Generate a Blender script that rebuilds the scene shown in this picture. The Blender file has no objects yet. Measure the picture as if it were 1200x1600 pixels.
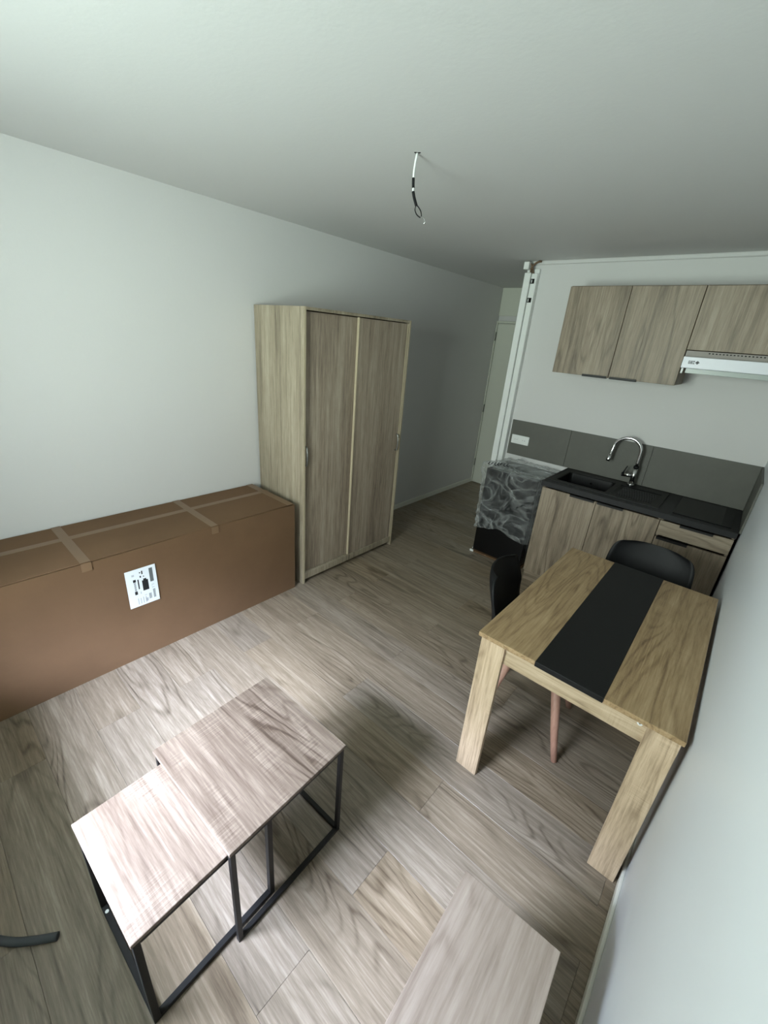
import bpy, bmesh, math, random
from mathutils import Vector, Matrix, noise
random.seed(7)
S = bpy.context.scene
COL = S.collection
PI = math.pi

# ---------------------------------------------------------------- camera
cam_d = bpy.data.cameras.new('camera'); cam = bpy.data.objects.new('camera', cam_d); COL.objects.link(cam)
cam_d.sensor_fit = 'VERTICAL'; cam_d.sensor_height = 36.0; cam_d.lens = 651.15 / 1600 * 36.0
cam_d.clip_start = 0.02
cam.matrix_world = Matrix(((0.748387, -0.309553, 0.586595, 0.0),
                           (0.658645, 0.242677, -0.712246, 0.0),
                           (0.078125, 0.919394, 0.385502, 1.8278),
                           (0, 0, 0, 1)))
S.camera = cam

# ---------------------------------------------------------------- window position, world, exposure
WX0, WX1, WZ0, WZ1, WY = -1.62, -0.68, 0.90, 2.25, -0.55     # the window behind the photographer
w = bpy.data.worlds.new('overcast_sky'); S.world = w; w.use_nodes = True
nt = w.node_tree; nt.nodes.clear()
out = nt.nodes.new('ShaderNodeOutputWorld'); bg = nt.nodes.new('ShaderNodeBackground')
tc = nt.nodes.new('ShaderNodeTexCoord'); sx = nt.nodes.new('ShaderNodeSeparateXYZ'); mr = nt.nodes.new('ShaderNodeMapRange')
cr = nt.nodes.new('ShaderNodeValToRGB')
mr.inputs['From Min'].default_value = -1; mr.inputs['From Max'].default_value = 1
nt.links.new(tc.outputs['Generated'], sx.inputs[0]); nt.links.new(sx.outputs['Z'], mr.inputs['Value'])
nt.links.new(mr.outputs[0], cr.inputs[0]); nt.links.new(cr.outputs[0], bg.inputs[0]); nt.links.new(bg.outputs[0], out.inputs[0])
e = cr.color_ramp.elements                     # lawn below, trees around the horizon, overcast sky above
e[0].position = 0.0; e[0].color = (0.065, 0.084, 0.082, 1)
e[1].position = 1.0; e[1].color = (2.3, 2.6, 3.3, 1)
for pos, c in ((0.43, (0.245, 0.292, 0.262)), (0.53, (0.205, 0.232, 0.212)), (0.745, (0.225, 0.25, 0.25)), (0.80, (2.25, 2.55, 3.25))):
    k = e.new(pos); k.color = (*c, 1)
bg.inputs['Strength'].default_value = 104.0
ld = bpy.data.lights.new('window_portal', 'AREA'); ld.shape = 'RECTANGLE'; ld.size = WX1 - WX0; ld.size_y = WZ1 - WZ0
ld.cycles.is_portal = True
lo = bpy.data.objects.new('window_portal', ld); COL.objects.link(lo)
lo.location = ((WX0 + WX1) / 2, WY - 0.02, (WZ0 + WZ1) / 2); lo.rotation_euler = (PI / 2, 0, 0)   # -Z looks into the room (+Y)
S.view_settings.view_transform = 'Standard'; S.view_settings.look = 'None'
S.view_settings.gamma = 1.0; S.view_settings.use_curve_mapping = False
S.view_settings.exposure = 0.0
S.cycles.max_bounces = 10; S.cycles.diffuse_bounces = 7

# ---------------------------------------------------------------- materials
def mat_new(name):
    m = bpy.data.materials.new(name); m.use_nodes = True
    n = m.node_tree; b = n.nodes['Principled BSDF']
    return m, n, b
def s2l(c):
    return tuple(((v / 255) / 12.92) if v / 255 <= 0.04045 else (((v / 255) + 0.055) / 1.055) ** 2.4 for v in c)
def plain(name, rgb, rough=0.6, metal=0.0, bump=0.0, bscale=60, spec=0.35, vary=0.0, vscale=4):
    m, n, b = mat_new(name); c = s2l(rgb)
    b.inputs['Base Color'].default_value = (*c, 1); b.inputs['Roughness'].default_value = rough
    b.inputs['Metallic'].default_value = metal; b.inputs['Specular IOR Level'].default_value = spec
    t = n.nodes.new('ShaderNodeTexCoord')
    if bump:
        z = n.nodes.new('ShaderNodeTexNoise'); z.inputs['Scale'].default_value = bscale; z.inputs['Detail'].default_value = 4
        bm_ = n.nodes.new('ShaderNodeBump'); bm_.inputs['Strength'].default_value = bump; bm_.inputs['Distance'].default_value = 0.01
        n.links.new(t.outputs['Object'], z.inputs['Vector']); n.links.new(z.outputs['Fac'], bm_.inputs['Height'])
        n.links.new(bm_.outputs[0], b.inputs['Normal'])
    if vary:
        z = n.nodes.new('ShaderNodeTexNoise'); z.inputs['Scale'].default_value = vscale; z.inputs['Detail'].default_value = 6
        z.inputs['Roughness'].default_value = 0.6
        r = n.nodes.new('ShaderNodeValToRGB')
        r.color_ramp.elements[0].position = 0.3; r.color_ramp.elements[0].color = (*[v * (1 - vary) for v in c], 1)
        r.color_ramp.elements[1].position = 0.7; r.color_ramp.elements[1].color = (*[min(1, v * (1 + vary)) for v in c], 1)
        n.links.new(t.outputs['Object'], z.inputs['Vector']); n.links.new(z.outputs['Fac'], r.inputs[0])
        n.links.new(r.outputs[0], b.inputs['Base Color'])
    return m

def wood(name, axis, dark, mid, light, rings=9.0, ringamt=0.35, fibre=0.45, broad=0.5, rough=0.5, sc=1.0, tint=0.0,
         saw=0.0, straight=0.0, bump=0.12, knots=0.0):
    """procedural oak: contour lines of a stretched noise (cathedrals), fine fibres, broad bands, optional saw marks"""
    m, n, b = mat_new(name); N = n.nodes.new; L = n.links.new
    tcn = N('ShaderNodeTexCoord'); oi = N('ShaderNodeObjectInfo')
    mul = N('ShaderNodeVectorMath'); mul.operation = 'MULTIPLY'; comb = N('ShaderNodeCombineXYZ')
    for i in range(3): L(oi.outputs['Random'], comb.inputs[i])
    mul.inputs[1].default_value = (17.3, 23.1, 31.7); L(comb.outputs[0], mul.inputs[0])
    add = N('ShaderNodeVectorMath'); add.operation = 'ADD'; L(tcn.outputs['Object'], add.inputs[0]); L(mul.outputs[0], add.inputs[1])
    ax = 'XYZ'.index(axis)
    def stretched(along, across):
        mp = N('ShaderNodeMapping'); mp.vector_type = 'POINT'
        v = [across * sc] * 3; v[ax] = along * sc; mp.inputs['Scale'].default_value = v
        L(add.outputs[0], mp.inputs['Vector']); return mp
    def nz(mp, scale=1.0, detail=2.0, rgh=0.5, dist=0.0):
        t = N('ShaderNodeTexNoise'); t.inputs['Scale'].default_value = scale; t.inputs['Detail'].default_value = detail
        t.inputs['Roughness'].default_value = rgh; t.inputs['Distortion'].default_value = dist
        L(mp.outputs[0], t.inputs['Vector']); return t
    def math_(op, a, bv, c=None):
        k = N('ShaderNodeMath'); k.operation = op
        for i, v in enumerate((a, bv, c)):
            if v is None: continue
            if isinstance(v, (int, float)): k.inputs[i].default_value = v
            else: L(v, k.inputs[i])
        return k.outputs[0]
    n1 = nz(stretched(0.9, 6.5 + 9 * straight), 1.0, 1.4, 0.35, 0.25)
    ph = math_('MULTIPLY', n1.outputs['Fac'], rings * 2 * PI)
    nw = nz(stretched(9.0, 30.0), 1.0, 2.0, 0.6)
    ph = math_('MULTIPLY_ADD', nw.outputs['Fac'], 2.2, ph)
    ring = math_('SINE', ph, None)
    ring = math_('MULTIPLY_ADD', ring, 0.5, 0.5)
    ring = math_('POWER', ring, 5.0)                                     # thin dark lines
    where = nz(stretched(0.8, 5.0), 1.0, 1.0).outputs['Fac']
    wm = N('ShaderNodeMapRange'); wm.inputs['From Min'].default_value = 0.48; wm.inputs['From Max'].default_value = 0.60; L(where, wm.inputs['Value'])
    ringw = math_('MULTIPLY', ring, math_('MULTIPLY_ADD', wm.outputs[0], 0.8, 0.2))
    n2 = nz(stretched(7.0, 130.0), 1.0, 4.0, 0.7)
    n2b = nz(stretched(1.0, 38.0), 1.0, 3.0, 0.6, 0.0)
    n3 = nz(stretched(0.7, 7.0), 1.0, 2.0)
    v = math_('MULTIPLY_ADD', math_('SUBTRACT', n3.outputs['Fac'], 0.5), broad * 1.8, 0.5)
    v = math_('MULTIPLY_ADD', math_('SUBTRACT', n2b.outputs['Fac'], 0.5), fibre * 1.5, v)
    v = math_('MULTIPLY_ADD', math_('SUBTRACT', n2.outputs['Fac'], 0.5), fibre * 1.9, v)
    v = math_('MULTIPLY_ADD', ringw, -ringamt, v)
    if saw:
        mp = N('ShaderNodeMapping'); s = [6.0] * 3; s[ax] = 260.0; mp.inputs['Scale'].default_value = s; L(add.outputs[0], mp.inputs['Vector'])
        n4 = nz(mp, 1.0, 2.0, 0.5)
        n5 = nz(stretched(5.0, 9.0), 1.0, 1.0)
        sm = N('ShaderNodeMapRange'); sm.inputs['From Min'].default_value = 0.53; sm.inputs['From Max'].default_value = 0.68; L(n5.outputs['Fac'], sm.inputs['Value'])
        v = math_('MULTIPLY_ADD', math_('MULTIPLY', math_('SUBTRACT', n4.outputs['Fac'], 0.42), sm.outputs[0]), saw, v)
    if knots:
        mp = stretched(2.2, 7.0)
        vo = N('ShaderNodeTexVoronoi'); vo.inputs['Scale'].default_value = 0.8; L(mp.outputs[0], vo.inputs['Vector'])
        km = N('ShaderNodeMapRange'); km.inputs['From Min'].default_value = 0.0; km.inputs['From Max'].default_value = 0.13
        km.inputs['To Min'].default_value = 1.0; km.inputs['To Max'].default_value = 0.0; L(vo.outputs['Distance'], km.inputs['Value'])
        v = math_('MULTIPLY_ADD', km.outputs[0], -knots, v)
    r = N('ShaderNodeValToRGB'); el = r.color_ramp.elements
    el[0].position = 0.05; el[0].color = (*s2l(dark), 1); el[1].position = 0.95; el[1].color = (*s2l(light), 1)
    k = el.new(0.5); k.color = (*s2l(mid), 1)
    L(v, r.inputs[0]); col = r.outputs[0]
    if tint:
        hs = N('ShaderNodeHueSaturation'); L(col, hs.inputs['Color'])
        L(math_('MULTIPLY_ADD', oi.outputs['Random'], tint, 1 - tint / 2), hs.inputs['Value'])
        fr = math_('FRACT', math_('MULTIPLY', oi.outputs['Random'], 7.31), None)
        L(math_('MULTIPLY_ADD', fr, 0.25, 0.87), hs.inputs['Saturation'])
        col = hs.outputs[0]
    L(col, b.inputs['Base Color']); b.inputs['Roughness'].default_value = rough
    if bump:
        bp_ = N('ShaderNodeBump'); bp_.inputs['Strength'].default_value = bump; bp_.inputs['Distance'].default_value = 0.002
        L(v, bp_.inputs['Height']); L(bp_.outputs[0], b.inputs['Normal'])
    return m

M = {}
M['wall'] = plain('wall_paint', (206, 205, 204), 0.62, bump=0.05, bscale=90)
M['ceiling'] = plain('ceiling_paint', (206, 206, 205), 0.7, bump=0.05, bscale=60)
M['trim'] = plain('white_trim_paint', (222, 222, 214), 0.45)
M['door'] = plain('white_door_paint', (206, 208, 196), 0.45)
M['subfloor'] = plain('dark_underlay', (70, 62, 54), 0.9)
M['plank'] = wood('floor_oak', 'X', (80, 68, 54), (130, 117, 100), (174, 161, 144), rings=15, ringamt=0.28, fibre=0.46, broad=0.14, rough=0.40, tint=0.04, knots=0.3, bump=0.08)
M['wardrobe'] = wood('wardrobe_oak', 'Z', (100, 90, 75), (146, 135, 116), (178, 167, 148), rings=4, ringamt=0.12, fibre=0.6, broad=0.5, rough=0.5, straight=1.6)
M['wardrobe_door'] = wood('wardrobe_door_oak', 'Z', (96, 84, 72), (144, 130, 114), (176, 164, 146), rings=4, ringamt=0.12, fibre=0.6, broad=0.5, rough=0.5, straight=1.6)
M['edge'] = plain('pale_edge_band', (172, 160, 136), 0.5)
M['kitchen'] = wood('kitchen_oak', 'Z', (84, 72, 57), (134, 120, 102), (168, 155, 137), rings=9, ringamt=0.26, fibre=0.45, broad=0.40, rough=0.5, knots=0.3)
M['kitchen_h'] = wood('kitchen_oak_across', 'X', (84, 72, 57), (134, 120, 102), (168, 155, 137), rings=9, ringamt=0.26, fibre=0.45, broad=0.40, rough=0.5)
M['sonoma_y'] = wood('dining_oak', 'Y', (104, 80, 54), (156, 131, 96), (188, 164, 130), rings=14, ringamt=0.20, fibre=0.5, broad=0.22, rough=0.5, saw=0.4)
M['sonoma_x_lit'] = wood('dining_oak_across_lit', 'X', (120, 102, 78), (176, 156, 128), (206, 188, 162), rings=14, ringamt=0.20, fibre=0.5, broad=0.22, rough=0.5, saw=0.4)  # tabletop oak coloured paler, window light painted into the cross aprons
M['sonoma_z_lit'] = wood('dining_oak_upright_lit', 'Z', (128, 108, 84), (190, 168, 140), (220, 202, 176), rings=14, ringamt=0.20, fibre=0.5, broad=0.22, rough=0.5, saw=0.4)  # same oak coloured palest, window light on the legs put into the colour
M['coffee'] = wood('coffee_table_oak', 'X', (64, 51, 41), (101, 88, 76), (134, 121, 108), rings=16, ringamt=0.42, fibre=0.6, broad=0.26, rough=0.5, saw=0.9)
M['bench'] = wood('bench_oak', 'Y', (110, 94, 84), (158, 143, 132), (186, 172, 162), rings=12, ringamt=0.28, fibre=0.38, broad=0.3, rough=0.45)
M['bench_z'] = wood('bench_oak_upright', 'Z', (110, 94, 84), (158, 143, 132), (186, 172, 162), rings=12, ringamt=0.28, fibre=0.38, broad=0.3, rough=0.45)
M['beech'] = wood('beech_leg', 'Z', (150, 108, 92), (190, 148, 130), (208, 170, 152), rings=3, ringamt=0.1, fibre=0.3, broad=0.3, rough=0.5)
M['black_wood'] = plain('black_board', (11, 12, 12), 0.55, bump=0.05, bscale=200)
M['black_metal'] = plain('black_powder_coat', (5, 4, 4), 0.55, spec=0.5)
M['card'] = plain('brown_cardboard', (106, 82, 60), 0.85, bump=0.12, bscale=14, spec=0.2, vary=0.10, vscale=2.2)
M['tape'] = plain('brown_packing_tape', (117, 93, 70), 0.35, vary=0.05)
M['paper'] = plain('white_label_paper', (226, 232, 236), 0.6)
M['ink'] = plain('black_ink', (28, 30, 32), 0.6)
M['ink_grey'] = plain('grey_ink', (96, 102, 104), 0.6)
M['ink_pale'] = plain('pale_grey_ink', (182, 188, 192), 0.6)
M['slate'] = plain('slate_worktop', (34, 34, 36), 0.5, vary=0.25, vscale=7)
M['slate_edge'] = plain('slate_worktop_edge', (28, 28, 30), 0.5, vary=0.2, vscale=7)
M['splash'] = plain('grey_stone_splashback', (94, 94, 88), 0.55, vary=0.10, vscale=4)
M['sink'] = plain('black_granite_sink', (10, 10, 11), 0.38, bump=0.03, bscale=400)
M['glass_black'] = plain('black_hob_glass', (8, 8, 9), 0.3)
M['chrome'] = plain('chrome', (215, 215, 215), 0.12, metal=1.0)
M['steel'] = plain('brushed_dark_metal', (150, 150, 146), 0.35, metal=1.0)
M['black_plastic'] = plain('black_plastic', (7, 8, 11), 0.6)
M['black_fabric'] = plain('black_leatherette', (8, 9, 13), 0.85, bump=0.06, bscale=260)
M['white_plastic'] = plain('white_plastic', (226, 228, 226), 0.4)
M['hood_white'] = plain('white_enamel', (226, 228, 236), 0.35)
M['hood_grey'] = plain('grey_hood_panel', (146, 140, 134), 0.5)
M['fridge'] = plain('black_fridge_panel', (7, 7, 9), 0.3)
M['foam'] = plain('dark_grey_foam', (66, 70, 72), 0.8, bump=0.1, bscale=200)
M['dark_hole'] = plain('dark_hole', (18, 16, 14), 0.9)
M['cable_brown'] = plain('old_brown_cable', (104, 84, 66), 0.7)
M['grille'] = plain('pale_translucent_visor', (168, 176, 172), 0.3)
# right wall: same paint with soft trowel waves that catch the window light
m, n, b = mat_new('wall_paint_satin'); b.inputs['Base Color'].default_value = (*s2l((210, 214, 219)), 1); b.inputs['Roughness'].default_value = 0.42
t = n.nodes.new('ShaderNodeTexCoord'); mp = n.nodes.new('ShaderNodeMapping'); mp.inputs['Rotation'].default_value = (math.radians(-38), 0, 0)
mp.inputs['Scale'].default_value = (1, 0.7, 4.5)
z = n.nodes.new('ShaderNodeTexNoise'); z.inputs['Scale'].default_value = 0.9; z.inputs['Detail'].default_value = 1.5
bb = n.nodes.new('ShaderNodeBump'); bb.inputs['Strength'].default_value = 0.45; bb.inputs['Distance'].default_value = 0.022
n.links.new(t.outputs['Object'], mp.inputs[0]); n.links.new(mp.outputs[0], z.inputs['Vector']); n.links.new(z.outputs['Fac'], bb.inputs['Height']); n.links.new(bb.outputs[0], b.inputs['Normal'])
M['wall_satin'] = m
# thin crumpled film
m, n, b = mat_new('clear_film'); m.use_nodes = True
for x in list(n.nodes): n.nodes.remove(x)
o_ = n.nodes.new('ShaderNodeOutputMaterial'); mix = n.nodes.new('ShaderNodeMixShader'); tr = n.nodes.new('ShaderNodeBsdfTransparent')
pb = n.nodes.new('ShaderNodeBsdfPrincipled'); pb.inputs['Base Color'].default_value = (0.80, 0.84, 0.84, 1); pb.inputs['Roughness'].default_value = 0.25
t = n.nodes.new('ShaderNodeTexCoord')
mp = n.nodes.new('ShaderNodeMapping'); mp.inputs['Rotation'].default_value = (0.5, 0.6, 0.4); mp.inputs['Scale'].default_value = (1.0, 1.4, 2.4)
z1 = n.nodes.new('ShaderNodeTexNoise'); z1.inputs['Scale'].default_value = 3.2; z1.inputs['Detail'].default_value = 2.5; z1.inputs['Roughness'].default_value = 0.45; z1.inputs['Distortion'].default_value = 0.8
s1 = n.nodes.new('ShaderNodeMath'); s1.operation = 'SUBTRACT'; s1.inputs[1].default_value = 0.5
a1 = n.nodes.new('ShaderNodeMath'); a1.operation = 'ABSOLUTE'
r1 = n.nodes.new('ShaderNodeMapRange'); r1.inputs['From Min'].default_value = 0.0; r1.inputs['From Max'].default_value = 0.055
r1.inputs['To Min'].default_value = 0.17; r1.inputs['To Max'].default_value = 0.03
n.links.new(t.outputs['Object'], mp.inputs[0]); n.links.new(mp.outputs[0], z1.inputs['Vector']); n.links.new(z1.outputs['Fac'], s1.inputs[0])
n.links.new(s1.outputs[0], a1.inputs[0]); n.links.new(a1.outputs[0], r1.inputs['Value'])
lw = n.nodes.new('ShaderNodeLayerWeight'); lw.inputs['Blend'].default_value = 0.5
lm = n.nodes.new('ShaderNodeMath'); lm.operation = 'MULTIPLY_ADD'; lm.inputs[1].default_value = 0.42; lm.use_clamp = True
n.links.new(lw.outputs['Facing'], lm.inputs[0]); n.links.new(r1.outputs[0], lm.inputs[2])
n.links.new(lm.outputs[0], mix.inputs[0]); n.links.new(tr.outputs[0], mix.inputs[1]); n.links.new(pb.outputs[0], mix.inputs[2]); n.links.new(mix.outputs[0], o_.inputs[0])
bb = n.nodes.new('ShaderNodeBump'); bb.inputs['Strength'].default_value = 0.2; bb.inputs['Distance'].default_value = 0.02
n.links.new(z1.outputs['Fac'], bb.inputs['Height']); n.links.new(bb.outputs[0], pb.inputs['Normal'])
M['film'] = m

# ---------------------------------------------------------------- mesh helpers
def link_mesh(name, bm, m, parent=None, loc=(0, 0, 0), smooth=False):
    me = bpy.data.meshes.new(name); bmesh.ops.recalc_face_normals(bm, faces=bm.faces); bm.to_mesh(me); bm.free()
    if smooth:
        for p in me.polygons: p.use_smooth = True
    me.materials.append(M[m] if isinstance(m, str) else m)
    o = bpy.data.objects.new(name, me); COL.objects.link(o); o.location = loc
    if parent: o.parent = parent
    return o
def bm_box(bm, lo, hi, off=(0, 0, 0)):
    x0, y0, z0 = [lo[i] - off[i] for i in range(3)]; x1, y1, z1 = [hi[i] - off[i] for i in range(3)]
    v = [bm.verts.new(c) for c in ((x0, y0, z0), (x1, y0, z0), (x1, y1, z0), (x0, y1, z0), (x0, y0, z1), (x1, y0, z1), (x1, y1, z1), (x0, y1, z1))]
    for f in ((0, 3, 2, 1), (4, 5, 6, 7), (0, 1, 5, 4), (1, 2, 6, 5), (2, 3, 7, 6), (3, 0, 4, 7)): bm.faces.new([v[i] for i in f])
    return v
def box(name, lo, hi, m, parent=None, bev=0.0015, seg=1):
    """one box; lo/hi are in the parent's frame, its own origin is its centre"""
    lo, hi = tuple(min(a, b_) for a, b_ in zip(lo, hi)), tuple(max(a, b_) for a, b_ in zip(lo, hi))
    c = tuple((a + b_) / 2 for a, b_ in zip(lo, hi))
    bm = bmesh.new(); bm_box(bm, lo, hi, c)
    if bev and bev < min(h - l for l, h in zip(lo, hi)) * 0.45:
        bmesh.ops.bevel(bm, geom=list(bm.edges), offset=bev, segments=seg, affect='EDGES', profile=0.5)
    return link_mesh(name, bm, m, parent, c)
def boxes(name, lst, m, parent=None, bev=0.0):
    lo = [min(l[0][i] for l in lst) for i in range(3)]; hi = [max(l[1][i] for l in lst) for i in range(3)]
    c = tuple((a + b_) / 2 for a, b_ in zip(lo, hi)); bm = bmesh.new()
    for l, h in lst: bm_box(bm, l, h, c)
    if bev: bmesh.ops.bevel(bm, geom=list(bm.edges), offset=bev, segments=1, affect='EDGES')
    return link_mesh(name, bm, m, parent, c)
def tube(name, pts, rad, m, parent=None, n_=14, caps=True, sub=0):
    pts = [Vector(p) for p in pts]
    if sub:                                           # Catmull-Rom refinement
        q = []
        rr = list(rad) if isinstance(rad, (list, tuple)) else [rad] * len(pts); r2 = []
        for i in range(len(pts) - 1):
            p0 = pts[max(i - 1, 0)]; p1 = pts[i]; p2 = pts[i + 1]; p3 = pts[min(i + 2, len(pts) - 1)]
            for k in range(sub):
                t = k / sub
                q.append(0.5 * ((2 * p1) + (-p0 + p2) * t + (2 * p0 - 5 * p1 + 4 * p2 - p3) * t * t + (-p0 + 3 * p1 - 3 * p2 + p3) * t ** 3)); r2.append(rr[i] + (rr[i + 1] - rr[i]) * t)
        q.append(pts[-1]); r2.append(rr[-1]); pts = q; rad = r2
    rs = rad if isinstance(rad, (list, tuple)) else [rad] * len(pts)
    c = pts[0].copy(); bm = bmesh.new(); rings = []
    d0 = (pts[1] - pts[0]).normalized(); up = Vector((0, 0, 1)) if abs(d0.z) < 0.9 else Vector((1, 0, 0)); u = d0.cross(up).normalized()
    for i, p in enumerate(pts):
        d = (pts[min(i + 1, len(pts) - 1)] - pts[max(i - 1, 0)]).normalized()
        u = (u - d * u.dot(d)).normalized(); v = d.cross(u)
        rings.append([bm.verts.new(p - c + (u * math.cos(2 * PI * k / n_) + v * math.sin(2 * PI * k / n_)) * rs[i]) for k in range(n_)])
    for a, b_ in zip(rings, rings[1:]):
        for k in range(n_): bm.faces.new((a[k], a[(k + 1) % n_], b_[(k + 1) % n_], b_[k]))
    if caps: bm.faces.new(rings[0][::-1]); bm.faces.new(rings[-1])
    o = link_mesh(name, bm, m, parent, c)
    for f in o.data.polygons: f.use_smooth = len(f.vertices) == 4
    return o
def thing(name, label, cat, loc=(0, 0, 0), rz=0.0, group=None):
    o = bpy.data.objects.new(name, None); COL.objects.link(o); o.empty_display_size = 0.1
    o.location = loc; o.rotation_euler = (0, 0, rz); o['label'] = label; o['category'] = cat
    if group: o['group'] = group
    return o
def tag(o, label, cat, group=None):
    o['label'] = label; o['category'] = cat
    if group: o['group'] = group
    return o
def struct(o, label=None):
    o['kind'] = 'structure'
    if label: o['label'] = label
    return o

# ---------------------------------------------------------------- room shell
XL, XR, YK, CH = -2.761, 0.180, 3.769, 2.5
YE = 5.30                      # end of the corridor
XC = -1.745                    # left end of the kitchen wall
fl = struct(box('floor', (XL - 0.1, WY - 0.1, -0.06), (XR + 0.1, YE + 0.1, -0.008), 'subfloor', bev=0), 'grey oak laminate floor laid across the room')
PL, PW = 1.33, 0.1945
pm = None; cache = {}
for r in range(-5, 26):
    y0 = 0.26 + r * PW; y1 = y0 + PW
    if y0 > YE: break
    x = -1.86 - 2 * PL if r % 2 == 0 else -1.195 - 2 * PL
    if r in (-1,): x += 0.2
    while x < XR:
        a, b_ = max(x, XL + 0.002), min(x + PL, XR - 0.002)
        if y0 > YK and a > XC: x += PL; continue
        if b_ - a > 0.01:
            ya, yb = max(y0, WY), min(y1, YE)
            key = (round(b_ - a, 3), round(yb - ya, 3))
            c = ((a + b_) / 2, (ya + yb) / 2, -0.004)
            if key not in cache:
                o = box('plank', (a + 0.0003, ya + 0.0003, -0.008), (b_ - 0.0003, yb - 0.0003, 0.0), 'plank', bev=0.0007); cache[key] = o.data
                o.parent = fl; o.location = Vector(c) - fl.location
            else:
                o = bpy.data.objects.new('plank', cache[key]); COL.objects.link(o); o.parent = fl; o.location = Vector(c) - fl.location
        x += PL
struct(box('ceiling', (XL - 0.1, WY - 0.1, CH), (XR + 0.1, YE + 0.1, CH + 0.08), 'ceiling', bev=0), 'white painted ceiling')
struct(box('wall_left', (XL - 0.1, WY - 0.1, -0.06), (XL, YE + 0.1, CH), 'wall', bev=0), 'long bare white wall behind the box and wardrobe')
struct(box('wall_right', (XR, WY - 0.1, -0.06), (XR + 0.1, YK + 0.1, CH), 'wall_satin', bev=0), 'white satin wall beside the dining table')
struct(box('wall_kitchen', (XC, YK, -0.06), (XR + 0.1, YK + 0.10, CH), 'wall', bev=0), 'white wall behind the kitchenette')
struct(box('wall_corridor', (XC, YK + 0.10, -0.06), (XC + 0.1, YE, CH), 'wall', bev=0), 'side wall of the corridor')
struct(box('wall_far', (XL, YE, -0.06), (XC + 0.1, YE + 0.1, CH), 'wall', bev=0), 'far wall at the end of the corridor')
struct(boxes('wall_window', [((XL, WY - 0.3, -0.06), (XR, WY, WZ0)), ((XL, WY - 0.3, WZ1), (XR, WY, CH)),
                      ((XL, WY - 0.3, WZ0), (WX0, WY, WZ1)), ((WX1, WY - 0.3, WZ0), (XR, WY, WZ1)), ((XL, WY - 0.95, 2.32), (XR, WY - 0.3, 2.48))], 'wall'), 'wall with the window behind the photographer and an added overhang outside')  # last box: unseen overhang added outside to block steep sky light
# window frame (open casement, behind the camera)
wf = struct(boxes('window_1', [((WX0, WY - 0.22, WZ0), (WX0 + 0.05, WY - 0.16, WZ1)), ((WX1 - 0.05, WY - 0.22, WZ0), (WX1, WY - 0.16, WZ1)),
                        ((WX0, WY - 0.22, WZ0), (WX1, WY - 0.16, WZ0 + 0.05)), ((WX0, WY - 0.22, WZ1 - 0.05), (WX1, WY - 0.16, WZ1))], 'white_plastic'), 'white window frame')
struct(box('baseboard_left', (XL, WY, 0), (XL + 0.012, YE, 0.058), 'trim', bev=0.003), 'white baseboard along the left wall')
struct(box('baseboard_right', (XR - 0.012, WY, 0), (XR, 3.18, 0.062), 'trim', bev=0.003), 'white baseboard along the right wall')
struct(box('trim_1', (XC + 0.02, YK - 0.018, CH - 0.028), (XR, YK, CH), 'wall', bev=0.004), 'thin cornice above the kitchen wall')
# corridor door
d = box('door_1', (XL + 0.024, YE - 0.035, 0.005), (XL + 0.93, YE - 0.005, 2.10), 'door', bev=0.004); struct(d, 'plain white door at the end of the corridor')
fr = boxes('door_frame', [((XL + 0.001, YE - 0.04, 0), (XL + 0.020, YE, 2.13)), ((XL + 0.935, YE - 0.05, 0), (XL + 1.0, YE, 2.17)), ((XL + 0.021, YE - 0.04, 2.105), (XL + 0.934, YE, 2.13))], 'door', bev=0.003)
fr.parent = d; fr.location = fr.location - d.location
for hz in (1.95, 1.05, 0.3):
    h = tube('hinge', [(XL + 0.022, YE - 0.046, hz - 0.05), (XL + 0.022, YE - 0.046, hz + 0.05)], 0.008, 'steel', n_=8); h.parent = d; h.location = h.location - d.location
hn = tube('door_handle', [(XL + 0.87, YE - 0.036, 1.03), (XL + 0.87, YE - 0.085, 1.03), (XL + 0.76, YE - 0.085, 1.03)], 0.009, 'steel', n_=8); hn.parent = d; hn.location = hn.location - d.location
struct(box('trim_2', (XL + 0.002, YE - 0.02, 2.19), (XC, YE, CH), 'door', bev=0.003), 'painted panel above the corridor door')

# trunking at the end of the kitchen wall
tk = thing('cable_trunking', 'tall white cable trunking column at the left end of the kitchen wall', 'trunking', (-1.70, YK, 0))
box('back_channel', (-0.062, -0.028, 0.0), (0.045, -0.002, 2.44), 'white_plastic', tk, bev=0.002)
box('side_cover', (-0.062, -0.070, 0.0), (-0.008, -0.028, 2.41), 'white_plastic', tk, bev=0.004)
box('front_cover', (-0.004, -0.056, 0.0), (0.045, -0.028, 2.405), 'white_plastic', tk, bev=0.004)
for zz, w_ in ((2.33, 0.03), (2.19, 0.034)):
    box('slot', (-0.002 , -0.060, zz), (-0.002 + w_, -0.054, zz + 0.035), 'dark_hole', tk, bev=0)
    box('connector', (0.006, -0.064, zz + 0.006), (0.012, -0.059, zz + 0.028), 'white_plastic', tk, bev=0)
box('junction_box', (-0.075, -0.085, 2.432), (-0.03, -0.03, 2.487), 'white_plastic', tk, bev=0.003)
tube('loose_cable', [(-0.02, -0.045, 2.405), (-0.018, -0.055, 2.44), (0.0, -0.05, 2.47), (0.03, -0.045, 2.488), (0.045, -0.03, 2.492)], 0.008, 'cable_brown', tk, n_=8, sub=5)
tube('loose_cable', [(0.0, -0.042, 2.405), (-0.004, -0.05, 2.43), (-0.02, -0.05, 2.465), (-0.04, -0.045, 2.48)], 0.007, 'cable_brown', tk, n_=8, sub=5)

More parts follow.
